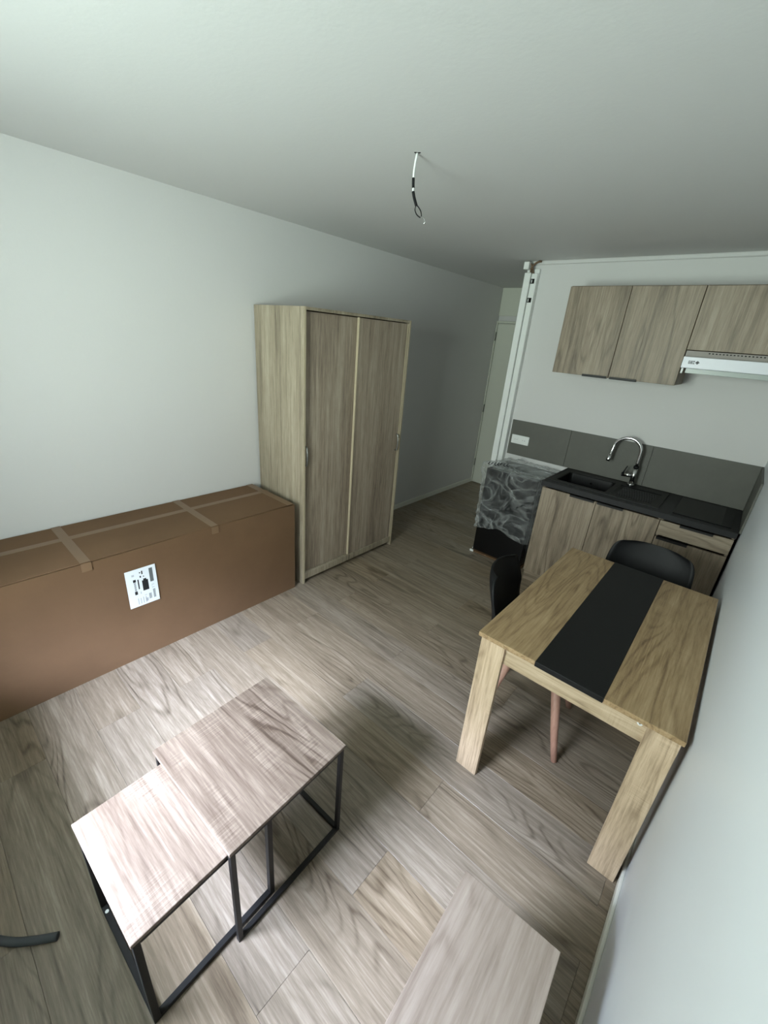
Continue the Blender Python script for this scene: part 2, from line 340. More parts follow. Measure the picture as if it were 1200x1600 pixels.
# ceiling wire
cw = thing('ceiling_wire', 'bare electrical wire hanging from a hole in the ceiling', 'wire', (-1.292, 1.586, CH))
bm = bmesh.new(); ring = []
for k in range(14):
    a = 2 * PI * k / 14; rr = 0.012 + 0.005 * math.sin(3 * a + 1)
    ring.append((math.cos(a) * rr * 0.95, math.sin(a) * rr * 0.8))
v0 = [bm.verts.new((x, y, -0.0008)) for x, y in ring]; v1 = [bm.verts.new((x, y, 0.0)) for x, y in ring]
bm.faces.new(v0[::-1])
for k in range(14): bm.faces.new((v0[k], v0[(k + 1) % 14], v1[(k + 1) % 14], v1[k]))
link_mesh('ceiling_hole', bm, 'dark_hole', cw)
tube('white_wire', [(0, 0, 0), (-0.006, 0, -0.03), (-0.009, 0, -0.066), (-0.007, 0, -0.085), (-0.004, 0, -0.12), (0.004, 0, -0.145)], 0.0042, 'white_plastic', cw, n_=8, sub=4)
tube('black_sleeve', [(-0.009, 0, -0.078), (-0.007, 0, -0.10), (-0.005, 0, -0.112)], 0.0056, 'black_plastic', cw, n_=8, sub=4)
tube('black_sleeve', [(-0.004, 0, -0.124), (0.004, 0, -0.145), (0.018, 0, -0.172)], 0.0060, 'black_plastic', cw, n_=8, sub=4)
tube('bare_conductor', [(0.018, 0, -0.170), (0.012, 0.002, -0.186), (0.024, 0.002, -0.204), (0.044, 0.0, -0.216)], 0.0022, 'black_plastic', cw, n_=6, sub=4)
tube('bare_conductor', [(0.018, 0, -0.170), (0.032, -0.002, -0.180), (0.046, -0.002, -0.196), (0.050, 0, -0.212)], 0.0022, 'black_plastic', cw, n_=6, sub=4)

tube('bare_conductor', [(0.046, 0, -0.212), (0.062, 0, -0.220), (0.070, 0, -0.232), (0.066, 0, -0.240)], 0.0022, 'chrome', cw, n_=6, sub=4)

# ---------------------------------------------------------------- wardrobe
W0, W1, WF, WH = 1.767, 2.825, -2.2115, 1.963
WB = XL + 0.014
wd = thing('wardrobe', 'tall oak-effect wardrobe with two sliding doors against the left wall', 'wardrobe', (WB, W0, 0))
D = WF - WB; Wd = W1 - W0
box('side_panel', (0, 0, 0), (D - 0.003, 0.018, WH), 'wardrobe', wd)
box('edge_strip', (D - 0.003, 0, 0), (D, 0.018, WH), 'edge', wd, bev=0.0008)
box('side_panel', (0, Wd - 0.018, 0), (D - 0.003, Wd, WH), 'wardrobe', wd)
box('edge_strip', (D - 0.003, Wd - 0.018, 0), (D, Wd, WH), 'edge', wd, bev=0.0008)
box('top_panel', (0, 0.0185, WH - 0.018), (D - 0.001, Wd - 0.0185, WH), 'wardrobe', wd)
box('back_panel', (0, 0.0185, 0.06), (0.004, Wd - 0.0185, WH - 0.019), 'wardrobe', wd, bev=0)
box('bottom_panel', (0.005, 0.0185, 0.07), (D - 0.024, Wd - 0.0185, 0.088), 'wardrobe', wd)
box('plinth_rail', (D - 0.022, 0.0185, 0.038), (D - 0.001, Wd - 0.0185, 0.088), 'wardrobe', wd)
mid = 0.485
ldr = box('sliding_door', (D - 0.044, 0.020, 0.089), (D - 0.030, mid + 0.03, WH - 0.024), 'wardrobe_door', wd)
rdr = box('sliding_door', (D - 0.024, mid + 0.008, 0.089), (D - 0.010, Wd - 0.030, WH - 0.024), 'wardrobe_door', wd)
box('door_profile', (D - 0.027, mid, 0.089), (D - 0.006, mid + 0.008, WH - 0.022), 'edge', wd, bev=0.001)
box('door_profile', (D - 0.027, Wd - 0.030, 0.089), (D - 0.006, Wd - 0.021, WH - 0.022), 'edge', wd, bev=0.001)
for dr, yy, zz, fx in ((ldr, 0.040, 1.02, D - 0.030), (rdr, Wd - 0.052, 1.005, D - 0.010)):
    h = tube('handle', [(fx, yy, zz - 0.07), (fx + 0.016, yy, zz - 0.062), (fx + 0.022, yy, zz - 0.03), (fx + 0.024, yy, zz), (fx + 0.022, yy, zz + 0.03), (fx + 0.016, yy, zz + 0.062), (fx, yy, zz + 0.07)], 0.0068, 'steel', n_=10, sub=4)
    h.parent = dr; h.location = h.location - dr.location

# ---------------------------------------------------------------- cardboard box
BX0, BX1, BY0, BY1, BH = XL + 0.016, -2.2236, -0.40, 1.700, 0.697
bo = thing('cardboard_box', 'long brown cardboard box taped shut, lying against the left wall beside the wardrobe', 'box', (BX0, BY0, 0))
bw, bl = BX1 - BX0, BY1 - BY0
bm = bmesh.new(); nx, ny, nz_ = 6, 24, 8
def bump3(p): return Vector((noise.noise(p * 3.1 + Vector((5, 0, 0))), noise.noise(p * 2.7), noise.noise(p * 2.3 + Vector((0, 9, 0)))))
bmesh.ops.create_cube(bm, size=1.0)
for vv in bm.verts: vv.co = Vector(((vv.co.x + .5) * bw, (vv.co.y + .5) * bl, (vv.co.z + .5) * (BH - 0.004)))
bmesh.ops.subdivide_edges(bm, edges=list(bm.edges), cuts=15, use_grid_fill=True)
for vv in bm.verts:
    p = vv.co.copy(); q = bump3(p * 1.2)
    if 0 < p.y < bl and p.z > 0.02: vv.co.x += q.x * 0.004 * (1 if p.x > bw * .9 else 0)
    if p.z > BH - 0.02: vv.co.z += q.z * 0.004 - 0.004
    if p.z > BH - 0.02 and p.y > bl - 0.15: vv.co.z -= 0.004 * (p.y - bl + 0.15) / 0.15
link_mesh('carton', bm, 'card', bo)
tz = BH - 0.006
# two long top flaps meeting in the middle
box('flap', (0.002, 0.004, tz), (0.188, bl - 0.006, tz + 0.004), 'card', bo, bev=0.001)
box('flap', (0.192, 0.004, tz), (bw - 0.004, bl - 0.006, tz + 0.004), 'card', bo, bev=0.001)
tt = tz + 0.0042
box('tape', (0.168, 0.0, tt), (0.212, bl - 0.001, tt + 0.0006), 'tape', bo, bev=0)
for ya, wy_ in ((0.41, 0.044), (1.08, 0.044), (1.66, 0.05)):
    yy = ya - BY0
    if ya > 1.6: yy = bl - 0.06
    box('tape', (0.0, yy, tt + 0.0008), (bw - 0.001, yy + wy_, tt + 0.0014), 'tape', bo, bev=0)
    if ya < 1.6: box('tape', (bw + 0.0036, yy, BH - 0.05), (bw + 0.0042, yy + wy_, BH - 0.004), 'tape', bo, bev=0)
# printed label on the long side : thin pieces, u to the right (+y), v down
lx = bw + 0.0042; ly0, ly1, lz0, lz1 = 0.585 - BY0, 0.739 - BY0, 0.343, 0.575
lab = box('label_sheet', (lx, ly0, lz0), (lx + 0.0005, ly1, lz1), 'paper', bo, bev=0); lab['label'] = 'white printed shipping label'
def prn(rects, m, name='print'):
    if 1 < len(rects) < 8:
        for q in rects: prn([q], m, name)
        return
    L_ = []
    for u0, v0_, u1, v1_ in rects:
        L_.append(((lx + 0.0006, ly0 + u0 * 0.154, lz1 - v1_ * 0.232), (lx + 0.0009, ly0 + u1 * 0.154, lz1 - v0_ * 0.232)))
    o = boxes(name, L_, m); o.parent = lab; o.location = o.location - lab.location
    if len(rects) > 1: o['kind'] = 'stuff'
    return o
prn([(0.77, 0.07, 0.89, 0.44)], 'ink_grey')
prn([(0.50, 0.34, 0.70, 0.62), (0.55, 0.30, 0.65, 0.34)], 'ink')
prn([(0.36, 0.28, 0.40, 0.54)], 'ink')
prn([(0.22, 0.26, 0.31, 0.33), (0.22, 0.58, 0.31, 0.67)], 'ink')
prn([(0.235, 0.345 + 0.026 * k, 0.295, 0.358 + 0.026 * k) for k in range(9)], 'ink')
prn([(0.52, 0.08, 0.56, 0.17), (0.45, 0.10, 0.49, 0.13), (0.45, 0.20, 0.49, 0.25), (0.56, 0.22, 0.59, 0.25)], 'ink')
prn([(0.66, 0.74 + 0.017 * k, 0.75, 0.749 + 0.017 * k) for k in range(9)] + [(0.81, 0.66 + 0.02 * k, 0.89, 0.672 + 0.02 * k) for k in range(12)], 'ink_grey')
prn([(0.20, 0.12, 0.28, 0.17), (0.40, 0.62, 0.43, 0.68), (0.80, 0.52, 0.88, 0.535), (0.80, 0.60, 0.88, 0.615), (0.80, 0.535, 0.81, 0.60)] +
    [(0.28 + 0.085 * k, 0.78 + 0.01 * (k % 2), 0.31 + 0.085 * k, 0.95) for k in range(4)] + [(0.52, 0.74, 0.60, 0.755), (0.55, 0.84, 0.62, 0.93)], 'ink_pale')

# ---------------------------------------------------------------- kitchenette
CY, CT = 3.200, 0.900                 # door fronts, worktop height
X0, X1, X2, X3 = -1.050, -0.648, -0.237, 0.164
def pull(name, x0, x1, y, z, parent, up=False):
    """black folded edge pull on a door's upper (or lower) edge, in world coordinates"""
    s = -1 if up else 1
    o = boxes(name, [((x0, y - 0.016, z - 0.002), (x1, y + 0.014, z + 0.002)), ((x0, y - 0.016, min(z, z - s * 0.014)), (x1, y - 0.013, max(z, z - s * 0.014)))], 'black_metal')
    o.parent = parent; P = parent; off = Vector((0, 0, 0))
    while P: off += P.location; P = P.parent
    o.location = o.location - off; return o
def kbox(name, lo, hi, m, root, **k):
    o = root.location; return box(name, tuple(lo[i] - o[i] for i in range(3)), tuple(hi[i] - o[i] for i in range(3)), m, root, **k)
def carcass(root, x0, x1, y0, y1, z0, z1, m='kitchen'):
    t = 0.016
    kbox('side_panel', (x0, y0, z0), (x0 + t, y1, z1), m, root); kbox('side_panel', (x1 - t, y0, z0), (x1, y1, z1), m, root)
    kbox('bottom_panel', (x0 + t, y0, z0), (x1 - t, y1, z0 + t), 'kitchen_h', root)
    kbox('back_panel', (x0 + t, y1 - 0.006, z0 + t), (x1 - t, y1, z1), m, root, bev=0)
c1 = thing('base_cabinet', 'oak-effect base cabinet with two doors under the black sink', 'cabinet', (X0, YK - 0.01, 0))
carcass(c1, X0, X2 - 0.001, CY + 0.022, YK - 0.012, 0.10, 0.858)
dA = kbox('door', (X0 + 0.001, CY, 0.102), (X1 - 0.0015, CY + 0.019, 0.846), 'kitchen', c1)
dB = kbox('door', (X1 + 0.0015, CY, 0.102), (X2 - 0.002, CY + 0.019, 0.846), 'kitchen', c1)
pull('handle', X1 - 0.185, X1 - 0.012, CY, 0.849, dA); pull('handle', X1 + 0.010, X1 + 0.183, CY, 0.849, dB)
kbox('plinth', (X0, CY + 0.035, 0.0), (X2 - 0.001, CY + 0.051, 0.098), 'kitchen_h', c1)
c2 = thing('base_cabinet', 'oak-effect base cabinet with a drawer above its door under the hob by the right wall', 'cabinet', (X2, YK - 0.01, 0))
carcass(c2, X2 + 0.001, X3, CY + 0.022, YK - 0.012, 0.10, 0.858)
dr_ = kbox('drawer', (X2 + 0.002, CY, 0.742), (X3 - 0.001, CY + 0.019, 0.846), 'kitchen_h', c2)
dC = kbox('door', (X2 + 0.002, CY, 0.102), (X3 - 0.001, CY + 0.019, 0.727), 'kitchen', c2)
pull('handle', X2 + 0.115, X2 + 0.295, CY, 0.849, dr_); pull('handle', X2 + 0.012, X2 + 0.19, CY, 0.730, dC)
kbox('plinth', (X2 + 0.001, CY + 0.035, 0.0), (X3, CY + 0.051, 0.098), 'kitchen_h', c2)
# worktop with a cut-out for the sink
SX0, SX1, SY0, SY1 = -1.030, -0.275, 3.245, 3.715
WT0, WT1 = -1.060, 0.1675
wt = thing('worktop', 'dark slate-effect kitchen worktop running to the right wall', 'worktop', (WT0, YK, 0.86))
o = boxes('board', [((WT0, 3.185, 0.862), (WT1, SY0 + 0.012, CT)), ((WT0, SY1 - 0.012, 0.862), (WT1, YK - 0.002, CT)),
                    ((WT0, SY0 + 0.012, 0.862), (SX0 + 0.012, SY1 - 0.012, CT)), ((SX1 - 0.012, SY0 + 0.012, 0.862), (WT1, SY1 - 0.012, CT))], 'slate')
o.parent = wt; o.location = o.location - wt.location
kbox('front_edge', (WT0, 3.182, 0.8615), (WT1, 3.1845, CT), 'slate_edge', wt, bev=0.0008)
# sink
sk = thing('kitchen_sink', 'black granite sink with bowl and drainer let into the worktop', 'sink', (SX0, SY0, CT))
w_, h_ = SX1 - SX0, SY1 - SY0
def rrect(x0, x1, y0, y1, r, n_=5):
    out_ = []
    for cx, cy, a0 in ((x1 - r, y1 - r, 0), (x0 + r, y1 - r, 90), (x0 + r, y0 + r, 180), (x1 - r, y0 + r, 270)):
        for k in range(n_ + 1):
            a = math.radians(a0 + 90 * k / n_); out_.append((cx + r * math.cos(a), cy + r * math.sin(a)))
    return out_
def stack(name, loops, m, parent, loc=(0, 0, 0), cap0=False, cap1=False):
    bm = bmesh.new(); R_ = [[bm.verts.new(p) for p in l] for l in loops]; n_ = len(R_[0])
    for a, b_ in zip(R_, R_[1:]):
        for k in range(n_): bm.faces.new((a[k], a[(k + 1) % n_], b_[(k + 1) % n_], b_[k]))
    if cap0: bm.faces.new(R_[0][::-1])
    if cap1: bm.faces.new(R_[-1])
    return link_mesh(name, bm, m, parent, loc)
def lp(x0, x1, y0, y1, r, z): return [(x, y, z) for x, y in rrect(x0, x1, y0, y1, r)]
# rim plate around the bowl and the drainer: outer frame from strips
bx0, bx1, by0, by1 = 0.035, 0.40, 0.05, h_ - 0.085
dx0, dx1, dy0, dy1 = 0.435, w_ - 0.03, 0.05, h_ - 0.085
o = boxes('rim', [((0, 0, 0.0005), (w_, by0, 0.007)), ((0, by1, 0.0005), (w_, h_, 0.007)), ((0, by0, 0.0005), (bx0, by1, 0.007)),
                  ((bx1, by0, 0.0005), (dx0, by1, 0.007)), ((dx1, by0, 0.0005), (w_, by1, 0.007))], 'sink', sk)
stack('bowl', [lp(bx0 - 0.001, bx1 + 0.001, by0 - 0.001, by1 + 0.001, 0.02, 0.0065), lp(bx0 + 0.004, bx1 - 0.004, by0 + 0.004, by1 - 0.004, 0.03, 0.0), lp(bx0 + 0.01, bx1 - 0.01, by0 + 0.01, by1 - 0.01, 0.04, -0.15),
               lp(bx0 + 0.05, bx1 - 0.05, by0 + 0.05, by1 - 0.05, 0.04, -0.165)], 'sink', sk, cap1=True)
stack('drainer', [lp(dx0 - 0.001, dx1 + 0.001, dy0 - 0.001, dy1 + 0.001, 0.01, 0.0065), lp(dx0 + 0.01, dx1 - 0.01, dy0 + 0.01, dy1 - 0.01, 0.02, 0.001)], 'sink', sk, cap1=True)
boxes('drainer_ribs', [((dx0 + 0.03, dy0 + 0.035 + k * 0.035, 0.001), (dx1 - 0.03, dy0 + 0.043 + k * 0.035, 0.0045)) for k in range(8)], 'sink', sk)
tube('drain', [(0.22, 0.20, -0.1645), (0.22, 0.20, -0.160)], 0.03, 'chrome', sk, n_=20)
tube('overflow', [(0.22, by1 - 0.012, -0.045), (0.22, by1 - 0.016, -0.045)], 0.008, 'chrome', sk, n_=10)
# hob
hb = thing('hob', 'black glass cooking hob let into the right end of the worktop', 'hob', (-0.190, 3.245, CT))
box('glass_top', (0, 0, 0.0005), (0.318, 0.475, 0.006), 'glass_black', hb, bev=0.002)
box('side_strip', (0.2665, 0.012, 0.0062), (0.3165, 0.463, 0.0070), 'slate_edge', hb, bev=0)
# faucet
fc = thing('faucet', 'tall chrome swan-neck faucet behind the black sink', 'faucet', (-0.540, 3.680, CT + 0.007))
tube('base_ring', [(0, 0, 0), (0, 0, 0.012)], [0.027, 0.025], 'chrome', fc, n_=20)
tube('body', [(0, 0, 0.012), (0, 0, 0.135)], 0.0175, 'chrome', fc, n_=18)
tube('collar', [(0, 0, 0.135), (0, 0, 0.155)], 0.0185, 'black_plastic', fc, n_=18)
arc = [(0, 0, 0.155), (0, 0, 0.24)] + [(-0.098 + 0.098 * math.cos(a), 0.0, 0.255 + 0.098 * math.sin(a)) for a in [PI * k / 10 for k in range(0, 10)]] + [(-0.198, -0.004, 0.235), (-0.203, -0.006, 0.195)]
tube('spout', arc, [0.012] * (len(arc) - 1) + [0.012], 'chrome', fc, n_=14, sub=3)
tube('spray_head', [(-0.203, -0.006, 0.205), (-0.206, -0.007, 0.165), (-0.208, -0.008, 0.150)], [0.0135, 0.0165, 0.0165], 'chrome', fc, n_=14)
tube('valve', [(-0.010, 0, 0.075), (-0.072, 0, 0.070)], 0.0155, 'chrome', fc, n_=16)
tube('valve_cap', [(-0.072, 0, 0.070), (-0.084, 0, 0.069)], 0.0165, 'black_plastic', fc, n_=16)
tube('lever', [(-0.078, 0, 0.075), (-0.070, 0.0, 0.105), (-0.060, 0.0, 0.140)], [0.006, 0.005, 0.004], 'black_plastic', fc, n_=10)
# splashback
sp = thing('splashback', 'grey stone-effect splashback panels behind the worktop and on the right wall', 'splashback', (-1.64, YK, 0.905))
for a, b_ in ((-1.64, -1.101), (-1.099, -0.479), (-0.477, 0.1675)):
    kbox('panel', (a, YK - 0.011, 0.902), (b_, YK - 0.001, 1.2216), 'splash', sp, bev=0.001)
kbox('side_panel', (0.168, 3.180, 0.902), (0.1795, YK - 0.001, 1.2216), 'splash', sp, bev=0.001)
# double socket
so = thing('double_socket', 'white double power socket on the grey splashback', 'socket', (-1.532, YK - 0.0115, 1.05))
box('plate', (-0.084, -0.010, -0.040), (0.084, 0, 0.040), 'white_plastic', so, bev=0.003)
for xx in (-0.037, 0.037):
    s_ = tube('outlet', [(xx, -0.0102, 0), (xx, -0.0120, 0)], 0.026, 'white_plastic', so, n_=20)
    for px_ in (-0.0095, 0.0095):
        h = tube('pin_hole', [(xx + px_, -0.0121, 0), (xx + px_, -0.0125, 0)], 0.0028, 'dark_hole', n_=8); h.parent = s_; h.location = Vector((px_, -0.0019, 0))
# upper cabinets
UY = YK - 0.33; U0, US, U1 = -1.262, -0.855, -0.4396; UZ0, UZ1, UZH = 1.683, 2.272, 1.907
u1_ = thing('wall_cabinet', 'oak-effect wall cabinet with two doors above the sink', 'cabinet', (U0, YK, UZ0))
carcass(u1_, U0 + 0.001, U1 - 0.001, UY + 0.021, YK - 0.002, UZ0 + 0.002, UZ1, 'kitchen')
kbox('top_panel', (U0 + 0.001, UY + 0.021, UZ1 + 0.0005), (U1 - 0.001, YK - 0.002, UZ1 + 0.006), 'kitchen_h', u1_)
d1_ = kbox('door', (U0, UY, UZ0), (US - 0.0015, UY + 0.019, UZ1), 'kitchen', u1_); d2_ = kbox('door', (US + 0.0015, UY, UZ0), (U1 - 0.002, UY + 0.019, UZ1), 'kitchen', u1_)
pull('handle', US - 0.178, US - 0.008, UY, UZ0 - 0.003, d1_, True); pull('handle', US + 0.012, US + 0.186, UY, UZ0 - 0.003, d2_, True)
u2_ = thing('wall_cabinet', 'short oak-effect wall cabinet with a flap door above the extractor hood', 'cabinet', (U1, YK, UZH))
carcass(u2_, U1 + 0.001, XR - 0.004, UY + 0.021, YK - 0.002, UZH + 0.002, UZ1, 'kitchen')
kbox('top_panel', (U1 + 0.001, UY + 0.021, UZ1 + 0.0005), (XR - 0.004, YK - 0.002, UZ1 + 0.006), 'kitchen_h', u2_)
kbox('door', (U1 + 0.002, UY, UZH), (XR - 0.005, UY + 0.019, UZ1), 'kitchen', u2_)
# extractor hood
hd = thing('extractor_hood', 'slim white extractor hood under the short wall cabinet', 'hood', (U1, YK, 1.80))
HX0, HX1 = -0.436, XR - 0.006
kbox('body', (HX0, UY + 0.006, 1.800), (HX1, YK - 0.02, 1.903), 'hood_grey', hd)
kbox('fascia', (HX0, UY - 0.034, 1.798), (HX1, UY + 0.0055, 1.866), 'hood_white', hd, bev=0.003)
o = boxes('vent_holes', [((HX0 + 0.12 + k * 0.018, UY + 0.0048, 1.889), (HX0 + 0.129 + k * 0.018, UY + 0.0059, 1.895)) for k in range(24)], 'dark_hole'); o.parent = hd; o.location = o.location - hd.location
kbox('visor', (HX0 + 0.03, UY - 0.020, 1.768), (HX1 - 0.01, UY - 0.014, 1.7975), 'grille', hd, bev=0.002)
kbox('visor', (HX0 + 0.03, UY - 0.013, 1.786), (HX1 - 0.01, YK - 0.08, 1.7975), 'hood_grey', hd, bev=0.002)
kbox('hinge_tab', (HX0 + 0.006, UY - 0.026, 1.764), (HX0 + 0.017, UY - 0.012, 1.7975), 'white_plastic', hd, bev=0.002)
fy = UY - 0.0346; zc = 1.834
lg = []
for gx, bits in ((HX0 + 0.034, ((0, 0, 1.0, .18), (0, .41, 1, .59), (0, .82, 1, 1), (0, 0, .22, 1), (.78, 0, 1, .5))), (HX0 + 0.046, ((0, 0, .25, 1), (.75, 0, 1, 1), (0, .4, 1, .6), (0, 0, 1, .2), (0, .82, 1, 1))), (HX0 + 0.058, ((0, 0, 1, .2), (0, .8, 1, 1), (.4, 0, .65, 1)))):
    for a0, b0, a1_, b1_ in bits: lg.append(((gx + a0 * 0.010, fy - 0.0004, zc - 0.009 + b0 * 0.018), (gx + a1_ * 0.010, fy, zc - 0.009 + b1_ * 0.018)))
for k in range(5):
    h2 = (0.003, 0.007, 0.011, 0.007, 0.003)[k]; lg.append(((HX0 + 0.072 + k * 0.0042, fy - 0.0004, zc - h2), (HX0 + 0.0755 + k * 0.0042, fy, zc + h2)))
o = boxes('control_symbols', lg, 'ink'); o.parent = hd; o.location = o.location - hd.location

# ---------------------------------------------------------------- fridge under a plastic bag
FX0, FX1, FY0, FY1, FH = -1.610, -1.135, 3.340, 3.745, 0.835
fg = thing('mini_fridge', 'small black fridge standing left of the kitchen cabinets, wrapped in a plastic bag', 'fridge', (FX0, FY0, 0))
fw, fd = FX1 - FX0, FY1 - FY0
box('body', (0, 0.045, 0.022), (fw, fd, FH), 'fridge', fg, bev=0.006, seg=2)
box('door', (0, 0, 0.022), (fw, 0.041, FH - 0.002), 'fridge', fg, bev=0.006, seg=2)
for xx, yy in ((0.04, 0.07), (fw - 0.04, 0.07), (0.04, fd - 0.05), (fw - 0.04, fd - 0.05)):
    tube('foot', [(xx, yy, 0.013), (xx, yy, 0.024)], 0.016, 'white_plastic', fg, n_=12)
pk = box('cardboard_sheet', (FX0 - 0.012, FY0 - 0.012, 0.0005), (FX1 + 0.01, FY1 - 0.02, 0.012), 'card', bev=0.002)
tag(pk, 'thin cardboard packing sheet under the black fridge', 'cardboard')
for k, (xx, yy) in enumerate(((-1.628, 3.322), (-1.632, 3.372))):
    o = box('foam_chip', (xx, yy, 0.0005 if k == 0 else 0.0005), (xx + 0.035 - 0.017 * k, yy + 0.006 + 0.012 * k, 0.021), 'white_plastic', bev=0.003)
    tag(o, ('small white packing foam scrap at the front corner of the fridge', 'tiny white packing scrap on the floor left of the fridge')[k], 'packing foam')
# bag
bm = bmesh.new(); NA, NR = 300, 100
gx0, gx1, gy0, gy1 = FX0 - 0.004, FX1 + 0.004, FY0 - 0.004, FY1 - 0.004
peri = []
def perim(t):
    Lx, Ly = gx1 - gx0, gy1 - gy0; s = (t % 1.0) * 2 * (Lx + Ly)
    if s < Lx: return (gx0 + s, gy0, 0, -1)
    s -= Lx
    if s < Ly: return (gx1, gy0 + s, 1, 0)
    s -= Ly
    if s < Lx: return (gx1 - s, gy1, 0, 1)
    s -= Lx
    return (gx0, gy1 - s, -1, 0)
rows = []
def ridge(p): return 1 - abs(noise.noise(p)) * 2.2
for j in range(NR + 1):
    t = j / NR; row = []
    for i in range(NA):
        a = i / NA; x, y, nx_, ny_ = perim(a)
        hem = 0.235 + 0.05 * math.sin(a * 2 * PI * 2 + 0.5) + 0.07 * max(0, noise.noise(Vector((x * 5, y * 5, 1.3)))) + 0.09 * max(0, min(1, (x - gx0) / (gx1 - gx0) - 0.3))
        if t <= 0.7:
            z = hem + (FH + 0.006 - hem) * (t / 0.7); fr_ = 1.0
        else:
            fr_ = 1 - (t - 0.7) / 0.3; z = FH + 0.007
        cx, cy = (gx0 + gx1) / 2, (gy0 + gy1) / 2
        P_ = Vector((cx + (x - cx) * fr_, cy + (y - cy) * fr_, z))
        wv = Vector((noise.noise(P_ * 4), noise.noise(P_ * 4 + Vector((7, 7, 7))), noise.noise(P_ * 4 + Vector((3, 9, 1))))) * 0.35
        q = Vector((P_.x * 3.5 + P_.z * 3, P_.y * 5 + P_.x * 2, P_.z * 5 - P_.x * 2.5)) + wv * 2
        f1 = max(0, 1 - abs(noise.noise(q)) * 3.2); f2 = max(0, 1 - abs(noise.noise(q * 2.1 + Vector((4, 4, 4)))) * 3.2)
        f3 = max(0, 1 - abs(noise.noise(q * 4.6)) * 3.0); f0 = noise.noise(P_ * 3.3)
        out_amt = 0.010 + 0.020 * f1 + 0.012 * f2 + 0.005 * f3 + 0.014 * f0
        shoulder = max(0, 1 - abs(t - 0.64) / 0.20)
        out_amt += 0.030 * shoulder * (0.7 + f0)
        out_amt = max(0.003, min(out_amt, 0.062)) * (fr_ if fr_ < 1 else 1)
        if ny_ > 0: out_amt = 0.003
        if nx_ < 0 and y > 3.6: out_amt = min(out_amt, 0.012)
        if t > 0.62:
            top = (t - 0.62) / 0.38
            P_.z += max(0.002, 0.022 * f1 + 0.016 * f2 + 0.006 * f3 + 0.055 * max(0, f0 + 0.1)) * min(1, top * 2.5)
        row.append(bm.verts.new(P_ + Vector((nx_, ny_, 0)) * out_amt))
    rows.append(row)
for a, b_ in zip(rows, rows[1:]):
    for k in range(NA): bm.faces.new((a[k], a[(k + 1) % NA], b_[(k + 1) % NA], b_[k]))
bm.faces.new(rows[-1])
bg_ = link_mesh('plastic_bag', bm, 'film', None, smooth=True)
tag(bg_, 'crumpled clear plastic bag pulled over the small black fridge', 'plastic bag')
# faint printed recycling triangle and lettering strokes on the bag
def strokes(name, segs, y, wd_=0.004):
    bm = bmesh.new()
    for (xa, za), (xb, zb) in segs:
        dx, dz = xb - xa, zb - za; l = math.hypot(dx, dz); ux, uz = -dz / l * wd_ / 2, dx / l * wd_ / 2
        q = [(xa + ux, za + uz), (xb + ux, zb + uz), (xb - ux, zb - uz), (xa - ux, za - uz)]
        f = [bm.verts.new((X, y, Z)) for X, Z in q]; b2 = [bm.verts.new((X, y - 0.0006, Z)) for X, Z in q]
        bm.faces.new(f); bm.faces.new(b2[::-1])
        for k in range(4): bm.faces.new((f[k], b2[k], b2[(k + 1) % 4], f[(k + 1) % 4]))
    o = link_mesh(name, bm, 'ink', bg_)
    if 'letters' in name: o['kind'] = 'stuff'
    return o
ty = FY0 - 0.060
strokes('printed_triangle', [((-1.345, 0.53), (-1.315, 0.585)), ((-1.315, 0.585), (-1.285, 0.53)), ((-1.285, 0.53), (-1.345, 0.53))], ty, 0.009)
strokes('printed_letters', [((-1.22, 0.60), (-1.19, 0.625)), ((-1.255, 0.575), (-1.235, 0.59)), ((-1.17, 0.645), (-1.15, 0.66)), ((-1.40, 0.50), (-1.37, 0.515))], ty, 0.009)
strokes('printed_letters', [((-1.60 + k * 0.028, 0.872 + 0.004 * k), (-1.585 + k * 0.028, 0.895 + 0.004 * k)) for k in range(7)] + [((-1.595 + k * 0.028, 0.872 + 0.004 * k), (-1.578 + k * 0.028, 0.871 + 0.004 * k)) for k in (0, 2, 3, 5, 6)], FY0 - 0.012, 0.008)

# ---------------------------------------------------------------- dining table
TX0, TX1, TY0, TY1, TH = -0.553, 0.164, 1.342, 2.462, 0.7615
tb = thing('dining_table', 'oak-effect dining table with a black centre board, pushed against the right wall', 'table', (TX0, TY0, 0))
tw, tl = TX1 - TX0, TY1 - TY0
s0, s1 = -0.316 - TX0, -0.075 - TX0
box('top_board', (0, 0, TH - 0.020), (s0 - 0.0005, tl, TH), 'sonoma_y', tb, bev=0.001)
box('top_board', (s1 + 0.0005, 0, TH - 0.020), (tw, tl, TH), 'sonoma_y', tb, bev=0.001)
o = box('centre_board', (s0, -0.003, TH - 0.020), (s1, tl + 0.003, TH + 0.002), 'black_wood', tb, bev=0.0015); o['label'] = 'matt black centre board'
az0, az1 = TH - 0.108, TH - 0.0205
box('apron', (0.105, 0.022, az0), (tw - 0.098, 0.040, az1), 'sonoma_x_lit', tb); box('apron', (0.105, tl - 0.040, az0), (tw - 0.098, tl - 0.022, az1), 'sonoma_x_lit', tb)
box('apron', (0.022, 0.105, az0), (0.040, tl - 0.105, az1), 'sonoma_y', tb); box('apron', (tw - 0.030, 0.105, az0), (tw - 0.012, tl - 0.105, az1), 'sonoma_y', tb)
